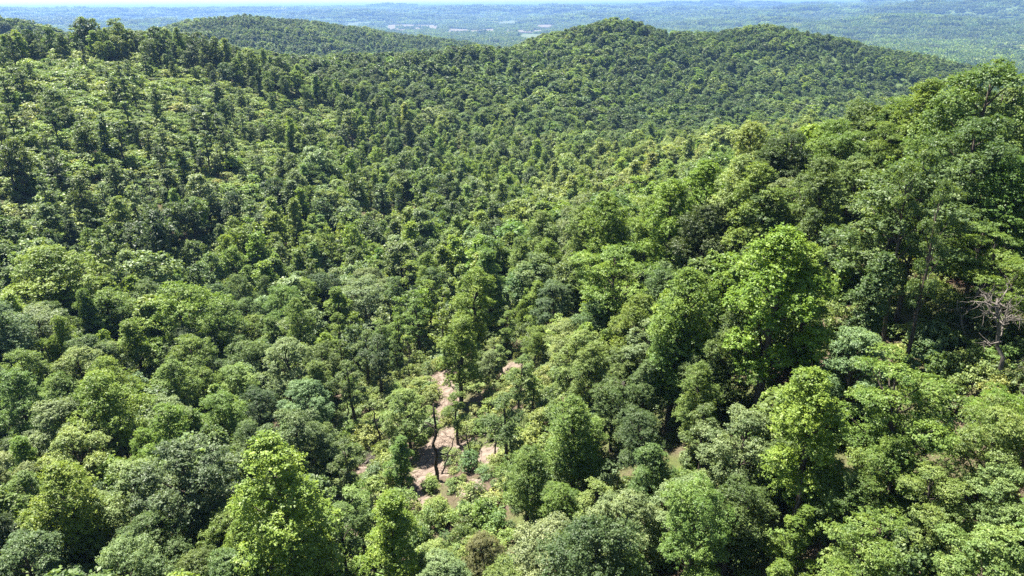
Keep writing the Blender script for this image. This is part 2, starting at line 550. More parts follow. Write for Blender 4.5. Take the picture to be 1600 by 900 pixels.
def stand(px, py, wpx, kind, hmin=6.0, hmax=20.0, h=None):
    """where on the hill a tree stands whose top is seen at (px, py), and how big it is"""
    el, az = elev(px, py)
    x, y = np.sin(az) * RS, np.cos(az) * RS
    z = ground(x, y)
    hh = h or 14.0
    for _ in range(6):
        e = np.arctan2(z + hh, RS)
        i = int(np.argmax(e > el)) if (e > el).any() else len(RS) - 1
        D = math.hypot(RS[i], z[i] + hh * .7)
        w = wpx / FPX * D
        if h is None:
            hh = .5 * hh + .5 * min(hmax, max(hmin, w * ASPECT[kind]))
    return x[i], y[i], z[i], w, hh


# ------------------------------------------------------------------ the trees one can tell apart: pixel of the top, crown width, kind, colour
PLACED = [
    (297, 684, 135, 'silver', 'grey'), (445, 700, 165, 'poplar', 'yellow'), (190, 722, 108, 'silver', 'silver'), (90, 780, 88, 'silver', 'lime'),
    (92, 728, 95, 'poplar', 'yellow'), (30, 742, 58, 'poplar', 'bright'), (52, 848, 105, 'silver', 'grey'), (140, 843, 66, 'silver', 'silver'),
    (138, 680, 64, 'oak', 'olive'), (250, 643, 80, 'poplar', 'yellow'), (345, 618, 76, 'oak', 'bright'), (150, 590, 110, 'oak', 'yellow'),
    (78, 632, 92, 'silver', 'silver'), (108, 668, 90, 'silver', 'pale'), (180, 640, 64, 'silver', 'silver'), (470, 598, 78, 'silver', 'silver'),
    (455, 655, 96, 'silver', 'grey'), (405, 608, 62, 'oak', 'dark'), (235, 612, 66, 'silver', 'grey'), (20, 585, 72, 'poplar', 'bright'),
    (215, 815, 88, 'oak', 'mid'), (300, 860, 80, 'oak', 'mid'), (10, 690, 60, 'oak', 'mid'),
    (80, 390, 122, 'oak', 'yellow'), (104, 436, 46, 'cone', 'bright'), (168, 430, 48, 'cone', 'yellow'), (70, 472, 62, 'oak', 'mid'),
    (122, 472, 46, 'oak', 'mid'), (165, 470, 46, 'silver', 'grey'), (203, 500, 58, 'cone', 'yellow'), (222, 460, 66, 'cone', 'bright'),
    (285, 528, 80, 'oak', 'bright'), (290, 490, 46, 'oak', 'mid'), (482, 488, 54, 'silver', 'silver'), (450, 530, 88, 'silver', 'silver'),
    (398, 535, 52, 'silver', 'grey'), (530, 446, 54, 'cone', 'yellow'), (492, 560, 52, 'poplar', 'bright'), (260, 568, 62, 'poplar', 'bright'),
    (135, 545, 76, 'silver', 'pale'), (30, 550, 62, 'oak', 'bright'), (375, 573, 52, 'silver', 'silver'), (263, 318, 42, 'silver', 'grey'),
    (172, 310, 34, 'poplar', 'bright'), (215, 395, 72, 'silver', 'silver'),
    (732, 423, 78, 'poplar', 'yellow'), (715, 498, 72, 'poplar', 'yellow'), (838, 330, 66, 'poplar', 'bright'), (755, 366, 56, 'poplar', 'yellow'),
    (715, 370, 50, 'poplar', 'yellow'), (688, 386, 46, 'poplar', 'bright'), (792, 366, 46, 'poplar', 'bright'), (898, 360, 48, 'oak', 'mid'),
    (885, 322, 56, 'poplar', 'yellow'), (955, 393, 128, 'locust', 'bright'), (1005, 345, 54, 'oak', 'dark'), (885, 500, 74, 'locust', 'pale'),
    (992, 455, 78, 'poplar', 'yellow'), (1078, 412, 118, 'poplar', 'yellow'), (645, 410, 36, 'sparse', 'bright'), (620, 428, 42, 'sparse', 'mid'),
    (870, 440, 72, 'silver', 'grey'), (757, 329, 42, 'poplar', 'yellow'), (925, 520, 86, 'silver', 'lime'), (835, 515, 46, 'locust', 'bright'),
    (565, 518, 44, 'sparse', 'mid'), (600, 500, 40, 'sparse', 'bright'),
    (1110, 322, 86, 'oak', 'dark'), (1225, 362, 150, 'poplar', 'yellow'), (1285, 385, 110, 'poplar', 'yellow'), (1278, 295, 78, 'locust', 'bright'), (1405, 262, 150, 'locust', 'mid'),
    (1365, 392, 62, 'vine', 'mid'), (1328, 362, 36, 'vine', 'bright'), (1540, 352, 84, 'locust', 'bright'), (1590, 405, 84, 'locust', 'bright'),
    (1350, 520, 104, 'silver', 'silver'), (1295, 572, 130, 'poplar', 'yellow'), (1440, 585, 150, 'locust', 'bright'),
    (1555, 102, 132, 'oak', 'mid'), (1448, 128, 66, 'poplar', 'bright'), (1350, 158, 70, 'oak', 'mid'), (1335, 208, 66, 'oak', 'bright'),
    (1453, 204, 64, 'oak', 'bright'), (1245, 208, 76, 'oak', 'dark'), (1545, 185, 112, 'oak', 'grey'), (1140, 242, 86, 'poplar', 'pale'),
    (1420, 248, 70, 'oak', 'bright'), (1135, 198, 52, 'poplar', 'pale'), (1190, 190, 66, 'poplar', 'pale'), (1495, 200, 42, 'silver', 'silver'),
    (1270, 190, 60, 'oak', 'yellow'), (1385, 190, 50, 'locust', 'bright'),
    (1160, 637, 112, 'silver', 'silver'), (1075, 742, 96, 'silver', 'silver'), (1150, 762, 100, 'oak', 'mid'), (1370, 838, 122, 'locust', 'bright'),
    (1490, 745, 96, 'locust', 'lime'), (1585, 618, 76, 'locust', 'bright'), (1580, 735, 86, 'oak', 'lime'), (1560, 830, 112, 'silver', 'lime'),
    (1245, 790, 56, 'cone', 'yellow'), (1215, 612, 54, 'poplar', 'bright'),
    (620, 681, 48, 'cone', 'bright'), (605, 777, 106, 'cone', 'yellow'), (635, 612, 76, 'silver', 'lime'), (825, 700, 96, 'oak', 'mid'),
    (712, 612, 42, 'sparse', 'bright'), (960, 778, 112, 'silver', 'silver'), (690, 850, 70, 'silver', 'lime'), (760, 835, 60, 'silver', 'olive'),
    (905, 640, 80, 'silver', 'lime'), (790, 610, 66, 'sparse', 'mid'), (1005, 560, 70, 'poplar', 'mid'), (1100, 560, 80, 'oak', 'mid'),
    (540, 690, 50, 'sparse', 'mid'), (530, 800, 60, 'sparse', 'mid'), (500, 660, 60, 'oak', 'mid'), (545, 560, 50, 'sparse', 'mid'),
    (1180, 450, 60, 'oak', 'mid'), (1010, 640, 80, 'oak', 'dark'), (880, 760, 70, 'oak', 'bright'),
    (1055, 286, 82, 'poplar', 'yellow'), (1110, 256, 80, 'poplar', 'yellow'), (965, 300, 74, 'poplar', 'yellow'), (925, 320, 66, 'poplar', 'bright'),
    (1172, 258, 84, 'poplar', 'bright'), (1200, 296, 84, 'oak', 'mid'), (1010, 300, 66, 'poplar', 'yellow'), (1145, 305, 72, 'oak', 'mid'),
    (1300, 218, 70, 'oak', 'bright'), (1400, 148, 72, 'oak', 'bright'), (1372, 166, 66, 'oak', 'mid'), (1310, 188, 72, 'oak', 'bright'), (1222, 214, 66, 'oak', 'mid'), (1500, 118, 80, 'oak', 'mid'), (1310, 250, 76, 'poplar', 'mid'), (1210, 230, 70, 'oak', 'mid'),
    (665, 398, 50, 'poplar', 'yellow'), (820, 372, 54, 'poplar', 'bright'), (860, 372, 54, 'poplar', 'yellow'), (1040, 420, 80, 'oak', 'mid'), (930, 470, 70, 'oak', 'grey'),
    (1150, 480, 90, 'poplar', 'mid'), (1060, 500, 90, 'poplar', 'bright'), (960, 600, 80, 'oak', 'mid'), (1020, 700, 76, 'poplar', 'mid'), (1420, 690, 90, 'oak', 'bright'),
    (1330, 730, 90, 'oak', 'mid'), (1220, 690, 80, 'oak', 'mid'), (1590, 250, 90, 'oak', 'bright'),
    (350, 700, 70, 'oak', 'mid'), (400, 770, 70, 'oak', 'bright'), (330, 560, 60, 'oak', 'mid'), (420, 500, 50, 'cone', 'bright'), (350, 520, 46, 'cone', 'yellow'),
]
trees = []        # x, y, z, crown width, height, kind, colour
for px, py, w, kind, colour in PLACED:
    if px > 900 and py < 345:
        w *= 1.14
    x, y, z, wm, h = stand(px, py, w, kind, hmin=12.5 if px > 1200 and py < 260 else 6.0)
    trees.append((x, y, z, wm, h, kind, colour, True))
EXTRA_STAND = [(1464, 240, 70, 'sparse', 'mid'), (1484, 285, 50, 'sparse', 'mid'), (1444, 260, 54, 'sparse', 'mid')]
for px, py, w, kind, colour in EXTRA_STAND:
    x, y, z, wm, h = stand(px, py, w, kind, h=18.0)
    trees.append((x, y, z, wm, h, kind, colour, True))


def gpoint(px, py):
    """the spot of ground seen at a pixel"""
    el, az = elev(px, py)
    x, y = np.sin(az) * RS, np.cos(az) * RS
    z = ground(x, y)
    e = np.arctan2(z, RS)
    i = int(np.argmax(e > el)) if (e > el).any() else len(RS) - 1
    return np.array([x[i], y[i], z[i]])


# clearings: bare soil bank in the ravine, brushy gap on the right slope
DIRT = [(gpoint(655, 790), 1.7), (gpoint(668, 745), 2.5), (gpoint(668, 715), 2.5), (gpoint(695, 680), 2.1), (gpoint(690, 645), 2.1), (gpoint(698, 610), 2.1),
        (gpoint(650, 765), 1.6), (gpoint(680, 700), 2.2), (gpoint(675, 735), 2.2), (gpoint(700, 630), 2.2), (gpoint(706, 595), 2.0), (gpoint(600, 690), 1.5), (gpoint(575, 735), 1.5),
        (gpoint(704, 580), 2.5), (gpoint(755, 715), 2.1), (gpoint(735, 760), 1.7), (gpoint(535, 835), 2.1), (gpoint(800, 575), 2.1), (gpoint(665, 595), 2.1), (gpoint(720, 700), 2.1)]
OPEN = [(gpoint(670, 790), 5), (gpoint(690, 700), 6), (gpoint(700, 620), 5), (gpoint(560, 720), 6), (gpoint(590, 670), 5), (gpoint(1480, 440), 7), (gpoint(1500, 480), 9), (gpoint(1520, 560), 9), (gpoint(1450, 540), 6),
        (gpoint(750, 740), 5), (gpoint(670, 600), 5)] + DIRT

# ------------------------------------------------------------------ the ground sheet
dirt = np.zeros_like(GX)
for p, rad in DIRT:
    dirt = np.maximum(dirt, 1.15 - np.hypot(GX - p[0], (GY - p[1])) / rad * .62)
dirt = np.clip(dirt, 0, 1)
brushy = np.zeros_like(GX)
ii, jj = np.meshgrid(np.arange(NG - 1), np.arange(NG - 1), indexing='ij')
gq = np.stack([ii * NG + jj, ii * NG + jj + 1, (ii + 1) * NG + jj + 1, (ii + 1) * NG + jj], -1).reshape(-1, 4)
gme = mesh_np('ground', np.stack([GX, GY, GZ], -1).reshape(-1, 3), gq, [ground_material()], smooth=True)
for nm, arr in (('dirt', dirt), ('far', sm(300, 560, np.hypot(GX, GY)))):
    a_ = gme.attributes.new(nm, 'FLOAT', 'POINT')
    a_.data.foreach_set('value', arr.astype(np.float32).ravel())
tag(obj('ground', gme), kind='structure')

# ------------------------------------------------------------------ fill the rest of the forest
def in_open(x, y, grow=1.0):
    o = np.zeros(len(x), bool)
    for p, rad in OPEN:
        o |= np.hypot(x - p[0], y - p[1]) < rad * grow
    return o


def clearing(x, y):
    """cut-over left slope, overgrown with low vines: 0 forest .. 1 open"""
    px, py, zc = project(np.stack([x, y, ground(x, y)], 1))
    r = np.hypot(x, y)
    a = np.arctan2(x, y)
    c = sm(165, 235, r + 14 * waves(x, y, 60, 33)) * (1 - sm(350, 415, r)) * (1 - sm(-.33, -.20, a + .10 * waves(x, y, 90, 31))) * (a > -1.2)
    return np.clip(c * (1.0 + .35 * waves(x, y, 38, 32)), 0, 1)


def jitter_grid(r0, r1, cell, amax=.78):
    n = int(r1 / cell) + 1
    gx, gy = np.meshgrid(np.arange(-n, n + 1), np.arange(-n, n + 1))
    x = (gx + rng.uniform(-.48, .48, gx.shape)).ravel() * cell
    y = (gy + rng.uniform(-.48, .48, gx.shape)).ravel() * cell
    r, a = np.hypot(x, y), np.arctan2(x, y)
    k = (r >= r0) & (r < r1) & (np.abs(a) < amax)
    return x[k], y[k]


HX = np.array([(t[0], t[1], t[3] * .5) for t in trees])
fill = []
for r0, r1, cell in ((38, 118, 4.6), (118, 260, 5.4), (260, 520, 6.2), (520, 1500, 8.4), (1500, 2400, 11)):
    x, y = jitter_grid(r0, r1, cell, .95 if r1 < 130 else .74)
    z = ground(x, y)
    k = visible(x, y, z + 14)
    x, y, z = x[k], y[k], z[k]
    r, a = np.hypot(x, y), np.arctan2(x, y)
    k = np.ones(len(x), bool)
    if r0 < 260:
        for hx, hy, hr in HX:
            k &= np.hypot(x - hx, y - hy) > hr * .8 + 1.2
        k &= ~in_open(x, y)
        qx, qy, qd = project(np.stack([x, y, z + 5], 1))
        qm = 3.0 * FPX / np.maximum(qd, 5)
        for bx0, bx1, by0, by1 in ((630, 785, 580, 790), (1405, 1600, 400, 600), (530, 620, 640, 740)):
            if bx0 == 630:
                mid_ = (qx > 500) & (qx < 880) & (qy > 560) & (qy < 860)
                k &= ~mid_ | (rng.uniform(0, 1, len(x)) < .4)
            k &= ~((qx > bx0 - qm * .5) & (qx < bx1 + qm * .5) & (qy > by0) & (qy < by1 + qm * .9))
    cl = clearing(x, y)
    k &= rng.uniform(0, 1, len(x)) > np.clip(cl * (.87 - .16 * waves(x, y, 34, 37)), 0, .985)
    if r0 >= 260:
        k &= (waves(x, y, 70, 36) < .75) | (rng.uniform(0, 1, len(x)) < .45)
    x, y, z, r, a, cl = x[k], y[k], z[k], r[k], a[k], cl[k]
    lo = waves(x, y, 130, 35) if len(x) else x
    for i in range(len(x)):
        u = rng.uniform()
        n1 = math.sin(x[i] * .031 + y[i] * .017 + 1.3) + math.sin(y[i] * .023 - x[i] * .011)
        if cl[i] > .35:
            kind = 'vine' if u < .1 else ('sparse' if u < .7 else ('poplar' if u < .85 else 'oak'))
            h = rng.uniform(6, 14.5)
            w = h / ASPECT[kind] * rng.uniform(.75, 1.25)
            colour = rng.choice(['dark', 'mid', 'grey', 'mid', 'dark'])
        else:
            kind = 'poplar' if u < .26 + .1 * n1 else ('cone' if u < .46 else ('oak' if u < .68 else ('silver' if u < .86 else ('locust' if u < .91 else 'sparse'))))
            h = rng.uniform(9.5, 15.5) if r[i] < 520 else rng.uniform(11, 17)
            v_ = rng.uniform()
            h = rng.uniform(6, 9) if v_ < .22 else (rng.uniform(15.5, 19.5) if v_ > .9 else h)
            if r[i] < 118:
                h = rng.uniform(5, 9) if -.22 < a[i] < .03 else rng.uniform(6.5, 13)
            if a[i] > .3 and r[i] < 230:
                h = min(h, rng.uniform(9, 12.5))
            if (88 < r[i] < 150 and -.29 < a[i] < -.06 and u < .75) or (58 < r[i] <= 92 and -.27 < a[i] < .07):
                kind = 'sparse'
                h = rng.uniform(8, 12.5) if r[i] > 92 else rng.uniform(6, 9.5)
            w = h / ASPECT[kind] * (rng.uniform(.72, 1.08) if r[i] > 100 else rng.uniform(.8, 1.1))
            if r[i] > 420:
                kind = 'oak' if kind in ('cone', 'sparse', 'locust') else kind
                h = min(h, 14.5) * (.88 + .14 * lo[i])
                w = h / ASPECT[kind] * rng.uniform(.95, 1.4)
            pal = ['mid', 'dark', 'lime', 'bright', 'mid', 'yellow', 'silver', 'bright']
            if kind in ('poplar', 'cone'):
                pal = ['yellow', 'bright', 'bright', 'lime', 'yellow', 'mid']
            if kind == 'silver':
                pal = ['silver', 'grey', 'silver', 'mid', 'silver']
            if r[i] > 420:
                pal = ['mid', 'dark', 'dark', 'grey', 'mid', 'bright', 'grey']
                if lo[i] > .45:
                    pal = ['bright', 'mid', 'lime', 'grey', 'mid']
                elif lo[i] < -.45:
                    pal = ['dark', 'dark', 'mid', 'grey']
            if 185 < r[i] < 430 and .03 < a[i] < .5 and abs(r[i] - (215 + 420 * a[i])) < 75:
                pal = ['pale', 'pale', 'yellow', 'lime', 'lime']
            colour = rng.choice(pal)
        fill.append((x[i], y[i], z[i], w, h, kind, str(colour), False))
trees += fill

# ------------------------------------------------------------------ which trees show largest (front to back coverage)
T = np.array([t[:5] for t in trees])
cpos = np.stack([T[:, 0], T[:, 1], T[:, 2] + T[:, 4] * .62], 1)
px, py, dz = project(cpos)
S_ = .4
ex, ey = FPX * T[:, 3] * .5 / dz * S_, FPX * T[:, 4] * .40 / dz * S_
order = np.argsort(np.hypot(T[:, 0], T[:, 1]))
cover = np.zeros((360, 640), bool)
vis = np.zeros(len(trees))
for i in order:
    if dz[i] < 5 or np.hypot(T[i, 0], T[i, 1]) > 420:
        continue
    cx, cy_ = px[i] * S_, py[i] * S_
    x0, x1 = int(max(0, cx - ex[i])), int(min(640, cx + ex[i] + 1))
    y0, y1 = int(max(0, cy_ - ey[i])), int(min(360, cy_ + ey[i] + 1))
    if x0 >= x1 or y0 >= y1:
        continue
    yy, xx = np.mgrid[y0:y1, x0:x1]
    m = ((xx - cx) / ex[i]) ** 2 + ((yy - cy_) / ey[i]) ** 2 < 1
    sub = cover[y0:y1, x0:x1]
    vis[i] = (m & ~sub).sum()
    sub |= m
pick = [int(i) for i in np.argsort(-vis)[:300] if vis[i] > 12]
pickset = set(pick)

COLS = [(0, 'at the left edge'), (160, 'in the left'), (420, 'left of centre'), (680, 'in the centre'), (930, 'right of centre'), (1180, 'in the right'), (1440, 'at the right edge')]
ROWS = [(-999, 'on the upper slope'), (300, 'at mid-height'), (470, 'below the middle'), (640, 'in the lower part'), (780, 'along the bottom')]
ORD = ['first', 'second', 'third', 'fourth', 'fifth', 'sixth', 'seventh', 'eighth', 'ninth', 'tenth', 'eleventh', 'twelfth', 'thirteenth', 'fourteenth']
keyed = {}
for i in pick:
    t = trees[i]
    tx, ty, _ = project(np.array([t[0], t[1], t[2] + t[4] * .7]))
    tx, ty = float(tx[0]), float(ty[0])
    c = [n for v, n in COLS if tx >= v] or ['at the left edge']
    rr = [n for v, n in ROWS if ty >= v]
    keyed.setdefault((t[6], t[5], rr[-1], c[-1]), []).append((tx, i))
LABEL = {}
for (colour, kind, row, colname), lst in keyed.items():
    lst.sort()
    for n, (tx, i) in enumerate(lst):
        s = '%s %s tree %s %s' % (COLOUR_WORD[colour], SHAPE_WORD[kind], row, colname)
        if len(lst) == 2:
            s += ', ' + ('left' if n == 0 else 'right') + ' of two'
        elif len(lst) > 2:
            s += ', %s from left' % (ORD[n] if n < len(ORD) else 'last')
        LABEL[i] = s


def vary(c, amt=.12):
    b = 1 + rng.normal(0, amt)
    q = rng.normal(0, .05)
    return tuple(float(np.clip(v * b * m, .008, .32)) for v, m in zip(c, (1 + q, 1.0, 1 + rng.normal(0, .08))))


NAME = {'vine': 'vine_covered_tree', 'sparse': 'slender_tree'}
for i in pick:
    x, y, z, w, h, kind, colour, _ = trees[i]
    r = math.hypot(x, y)
    lib = NEAR[kind] if r < 150 else NEAR[kind + '_mid']
    crown_me, trunk_me = lib[int(rng.integers(len(lib)))]
    e = obj(NAME.get(kind, 'broadleaf_tree'), None)
    e.location = (x, y, z)
    e.rotation_euler = (rng.normal(0, .03), rng.normal(0, .03), rng.uniform(0, 6.283))
    sw, sh = w * .5 / SPEC[kind]['R'], h / SPEC[kind]['H']
    e.scale = (sw * 1.02, sw * 1.02, sh)
    tag(e, LABEL[i], 'tree', 'trees standing nearest on the slopes and in the ravine')
    cr = obj('crown', crown_me, e)
    cr['tint'] = vary(TINT[colour], .07)
    obj('trunk', trunk_me, e)


# ------------------------------------------------------------------ everything past those: one forest, undergrowth, far woods
def scatter(name, rows, label=None):
    """rows: x y z sx sz rot idx r g b"""
    A = np.array(rows, np.float32)
    me = bpy.data.meshes.new(name)
    me.vertices.add(len(A))
    me.vertices.foreach_set('co', A[:, :3].ravel())
    for nm, ty, val in (('scl', 'FLOAT_VECTOR', A[:, [3, 3, 4]]), ('rot', 'FLOAT_VECTOR', np.stack([A[:, 5] * 0, A[:, 5] * 0, A[:, 5]], 1)), ('tint', 'FLOAT_VECTOR', A[:, 7:10])):
        at_ = me.attributes.new(nm, ty, 'POINT')
        at_.data.foreach_set('vector', np.ascontiguousarray(val, np.float32).ravel())
    at_ = me.attributes.new('idx', 'INT', 'POINT')
    at_.data.foreach_set('value', A[:, 6].astype(np.int32))
    o = obj(name, me)
    ng = bpy.data.node_groups.new(name, 'GeometryNodeTree')
    ng.interface.new_socket('Geometry', in_out='INPUT', socket_type='NodeSocketGeometry')
    ng.interface.new_socket('Geometry', in_out='OUTPUT', socket_type='NodeSocketGeometry')
    gi, go = ng.nodes.new('NodeGroupInput'), ng.nodes.new('NodeGroupOutput')
    ci = ng.nodes.new('GeometryNodeCollectionInfo')
    ci.inputs['Collection'].default_value = proto_col
    ci.inputs['Separate Children'].default_value = True
    ci.inputs['Reset Children'].default_value = True
    ip = ng.nodes.new('GeometryNodeInstanceOnPoints')
    ip.inputs['Pick Instance'].default_value = True

    def named(n, t):
        k = ng.nodes.new('GeometryNodeInputNamedAttribute')
        k.data_type = t
        k.inputs['Name'].default_value = n
        return k.outputs['Attribute']
    L = ng.links.new
    L(gi.outputs[0], ip.inputs['Points'])
    L(ci.outputs[0], ip.inputs['Instance'])
    L(named('idx', 'INT'), ip.inputs['Instance Index'])
    L(named('rot', 'FLOAT_VECTOR'), ip.inputs['Rotation'])
    L(named('scl', 'FLOAT_VECTOR'), ip.inputs['Scale'])
    L(ip.outputs[0], go.inputs[0])
    md = o.modifiers.new('scatter', 'NODES')
    md.node_group = ng
    tag(o, label, None, None, 'stuff')
    return o


rows = []
for i, (x, y, z, w, h, kind, colour, placed) in enumerate(trees):
    if i in pickset:
        continue
    r = math.hypot(x, y)
    ids = PIDX[(kind, 'mid' if r < 480 else 'far')]
    c = vary(TINT[colour])
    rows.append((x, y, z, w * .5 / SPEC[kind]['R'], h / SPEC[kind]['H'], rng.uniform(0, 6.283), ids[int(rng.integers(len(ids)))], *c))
scatter('forest', rows, 'green broadleaf forest covering the hills behind the nearest trees')
n_forest = len(rows)

rows = []
x, y = jitter_grid(34, 200, 1.9, .85)
z = ground(x, y)
k = visible(x, y, z + 2, .03)
dd = np.zeros(len(x))
for p, rad in DIRT:
    dd = np.maximum(dd, 1 - np.hypot(x - p[0], y - p[1]) / rad)
k &= rng.uniform(0, 1, len(x)) < np.clip(.85 + .28 * waves(x, y, 22, 41), .15, .9)
gap = np.zeros(len(x), bool)
for p, rad in ((gpoint(1520, 560), 6), (gpoint(1450, 540), 6), (gpoint(1560, 600), 6)):
    gap |= np.hypot(x - p[0], y - p[1]) < rad
k |= gap
k &= (dd < .05) | (rng.uniform(0, 1, len(x)) < .07)
for xi, yi, zi in zip(x[k], y[k], z[k]):
    s = rng.uniform(.3, 1.0)
    az_ = math.atan2(xi, yi)
    light = -.26 < az_ < .06 and 62 < math.hypot(xi, yi) < 125
    ids = PIDX[('shrub', 'near' if math.hypot(xi, yi) < 110 else 'mid')]
    rows.append((xi, yi, zi - .1, s, s * rng.uniform(.7, 1.4), rng.uniform(0, 6.28), ids[int(rng.integers(len(ids)))], *vary(TINT[rng.choice(['pale', 'lime', 'silver', 'pale'] if light else ['bright', 'lime', 'mid', 'pale', 'lime', 'silver'])])))
x, y = jitter_grid(190, 440, 3.0, .75)
cl = clearing(x, y)
k = (rng.uniform(0, 1, len(x)) < np.clip(cl * 1.3 + .12, 0, 1))
x, y = x[k], y[k]
z = ground(x, y)
k = visible(x, y, z + 2, .02)
for xi, yi, zi in zip(x[k], y[k], z[k]):
    s = rng.uniform(.5, 1.1) + 1.4 * rng.uniform() ** 3
    ids = PIDX[('shrub', 'mid')]
    rows.append((xi, yi, zi - .2, s * 1.15, s * rng.uniform(.6, 1.1), rng.uniform(0, 6.28), ids[int(rng.integers(len(ids)))], *vary(TINT[rng.choice(['lime', 'lime', 'bright', 'bright', 'lime', 'pale'])])))
scatter('undergrowth', rows, 'low leafy undergrowth and vines between the trees')
n_under = len(rows)

rows = []
RF = np.exp(np.linspace(math.log(1500), math.log(24000), 900))


def far_point(px, py):
    el, az = elev(px, py)
    e_ = np.arctan2(ground(np.sin(az) * RF, np.cos(az) * RF), RF)
    i_ = int(np.argmax(e_ > el)) if (e_ > el).any() else len(RF) - 1
    return math.sin(az) * RF[i_], math.cos(az) * RF[i_]


def field_material(name, c1, c2):
    m, nt, out = new_mat(name)
    g_ = nd(nt, 'ShaderNodeNewGeometry')
    n_ = nd(nt, 'ShaderNodeTexNoise')
    n_.inputs['Scale'].default_value, n_.inputs['Detail'].default_value = .012, 5
    rp = nd(nt, 'ShaderNodeValToRGB')
    rp.color_ramp.elements[0].position, rp.color_ramp.elements[1].position = .35, .65
    rp.color_ramp.elements[0].color, rp.color_ramp.elements[1].color = (*c1, 1), (*c2, 1)
    b_ = nd(nt, 'ShaderNodeBsdfPrincipled')
    b_.inputs['Roughness'].default_value = 1
    nt.links.new(g_.outputs['Position'], n_.inputs['Vector'])
    nt.links.new(n_.outputs['Fac'], rp.inputs[0])
    nt.links.new(rp.outputs[0], b_.inputs['Base Color'])
    nt.links.new(b_.outputs[0], out.inputs[0])
    return m


M_TAN = field_material('dry_field', (.095, .082, .052), (.135, .115, .08))
M_PAS = field_material('green_field', (.065, .09, .035), (.085, .11, .05))
FIELDS = []
for pxa, pxb, pyf, pyn, mt in ((604, 680, 40, 49, M_TAN), (700, 770, 46, 52, M_TAN), (790, 850, 48, 52, M_TAN), (536, 580, 36, 43, M_PAS), (812, 846, 55, 63, M_PAS),
                               (838, 862, 40, 44, M_TAN), (780, 806, 33, 38, M_PAS)):
    c4 = [far_point(pxa, pyn), far_point(pxb, pyn), far_point(pxb + 4, pyf), far_point(pxa + 3, pyf)]
    FIELDS.append(c4)
    uu, vv = np.meshgrid(np.linspace(0, 1, 25), np.linspace(0, 1, 13))
    fx = (c4[0][0] * (1 - uu) + c4[1][0] * uu) * (1 - vv) + (c4[3][0] * (1 - uu) + c4[2][0] * uu) * vv
    fy = (c4[0][1] * (1 - uu) + c4[1][1] * uu) * (1 - vv) + (c4[3][1] * (1 - uu) + c4[2][1] * uu) * vv
    fi, fj = np.meshgrid(np.arange(12), np.arange(24), indexing='ij')
    fq = np.stack([fi * 25 + fj, fi * 25 + fj + 1, (fi + 1) * 25 + fj + 1, (fi + 1) * 25 + fj], -1).reshape(-1, 4)
    tag(obj('field', mesh_np('field', np.stack([fx, fy, ground(fx, fy) + 6], -1).reshape(-1, 3), fq, [mt], smooth=True)), kind='structure')


def in_fields(x, y):
    o = np.zeros(len(x), bool)
    for c4 in FIELDS:
        ins = np.ones(len(x), bool)
        for a_ in range(4):
            (ax_, ay_), (bx_, by_) = c4[a_], c4[(a_ + 1) % 4]
            ins &= (bx_ - ax_) * (y - ay_) - (by_ - ay_) * (x - ax_) > -30 * math.hypot(bx_ - ax_, by_ - ay_)
        nr_ = np.hypot(*c4[0])
        fr_ = np.hypot(*c4[3])
        aa = np.arctan2(x, y)
        rr_ = np.hypot(x, y)
        ins |= (aa > math.atan2(*c4[0])) & (aa < math.atan2(*c4[1])) & (rr_ > nr_ - 260) & (rr_ < (nr_ + fr_) / 2)
        o |= ins
    return o


for r0, r1, cell, sc_ in ((2300, 6500, 44, 1.0), (6500, 13000, 95, 2.1), (13000, 25500, 210, 4.2)):
    x, y = jitter_grid(r0, r1, cell, .74)
    z = ground(x, y)
    k = visible(x, y, z + 14, .001)
    k &= ~in_fields(x, y) | (rng.uniform(0, 1, len(x)) < .03)
    k &= rng.uniform(0, 1, len(x)) < np.clip(.93 + .3 * waves(x, y, 1400, 61), .5, 1)
    x, y, z = x[k], y[k], z[k]
    v = waves(x, y, 1200, 62)
    for xi, yi, zi, vi in zip(x, y, z, v):
        b = TINT['mid'] if vi + rng.normal(0, .45) < .25 else TINT['bright']
        if rng.uniform() < .16:
            b = TINT['lime' if rng.uniform() < .4 else 'dark']
        ids = PIDX[('grove', 'far')]
        rows.append((xi, yi, zi - 1, sc_, (1 + (sc_ - 1) * .3) * rng.uniform(.6, 1.7), rng.uniform(0, 6.28), ids[int(rng.integers(len(ids)))], *vary(b, .2)))
scatter('far_woods', rows, 'hazy far woods over the plain and the distant hills')
print('counts', n_forest, n_under, len(rows), len(pick), len(set(LABEL.values())))

# ------------------------------------------------------------------ dead wood
def thing(name, label, cat, loc, group=None):
    e = obj(name, None)
    e.location = tuple(loc)
    return tag(e, label, cat, group)


def limb_part(parent, name, paths, mat, sides=6):
    tb = Tubes(sides)
    for p, ra, rb in paths:
        tb.add(p, np.linspace(ra, rb, len(p)))
    v, f = tb.arrays()
    return obj(name, mesh_np(name, v, f, [mat], smooth=True), parent)


def twigs(r, base, tip, n, ln, rad):
    base, tip = np.asarray(base, float), np.asarray(tip, float)
    d = (tip - base) / (np.linalg.norm(tip - base) + 1e-9)
    out_ = []
    for _ in range(n):
        t = r.uniform(.3, 1)
        st = base + (tip - base) * t
        dv = d * .6 + r.normal(0, .55, 3)
        dv /= np.linalg.norm(dv)
        out_.append((bent(st, st + dv * ln * r.uniform(.5, 1.2), r, .05 * ln, 4), rad, rad * .25))
    return out_


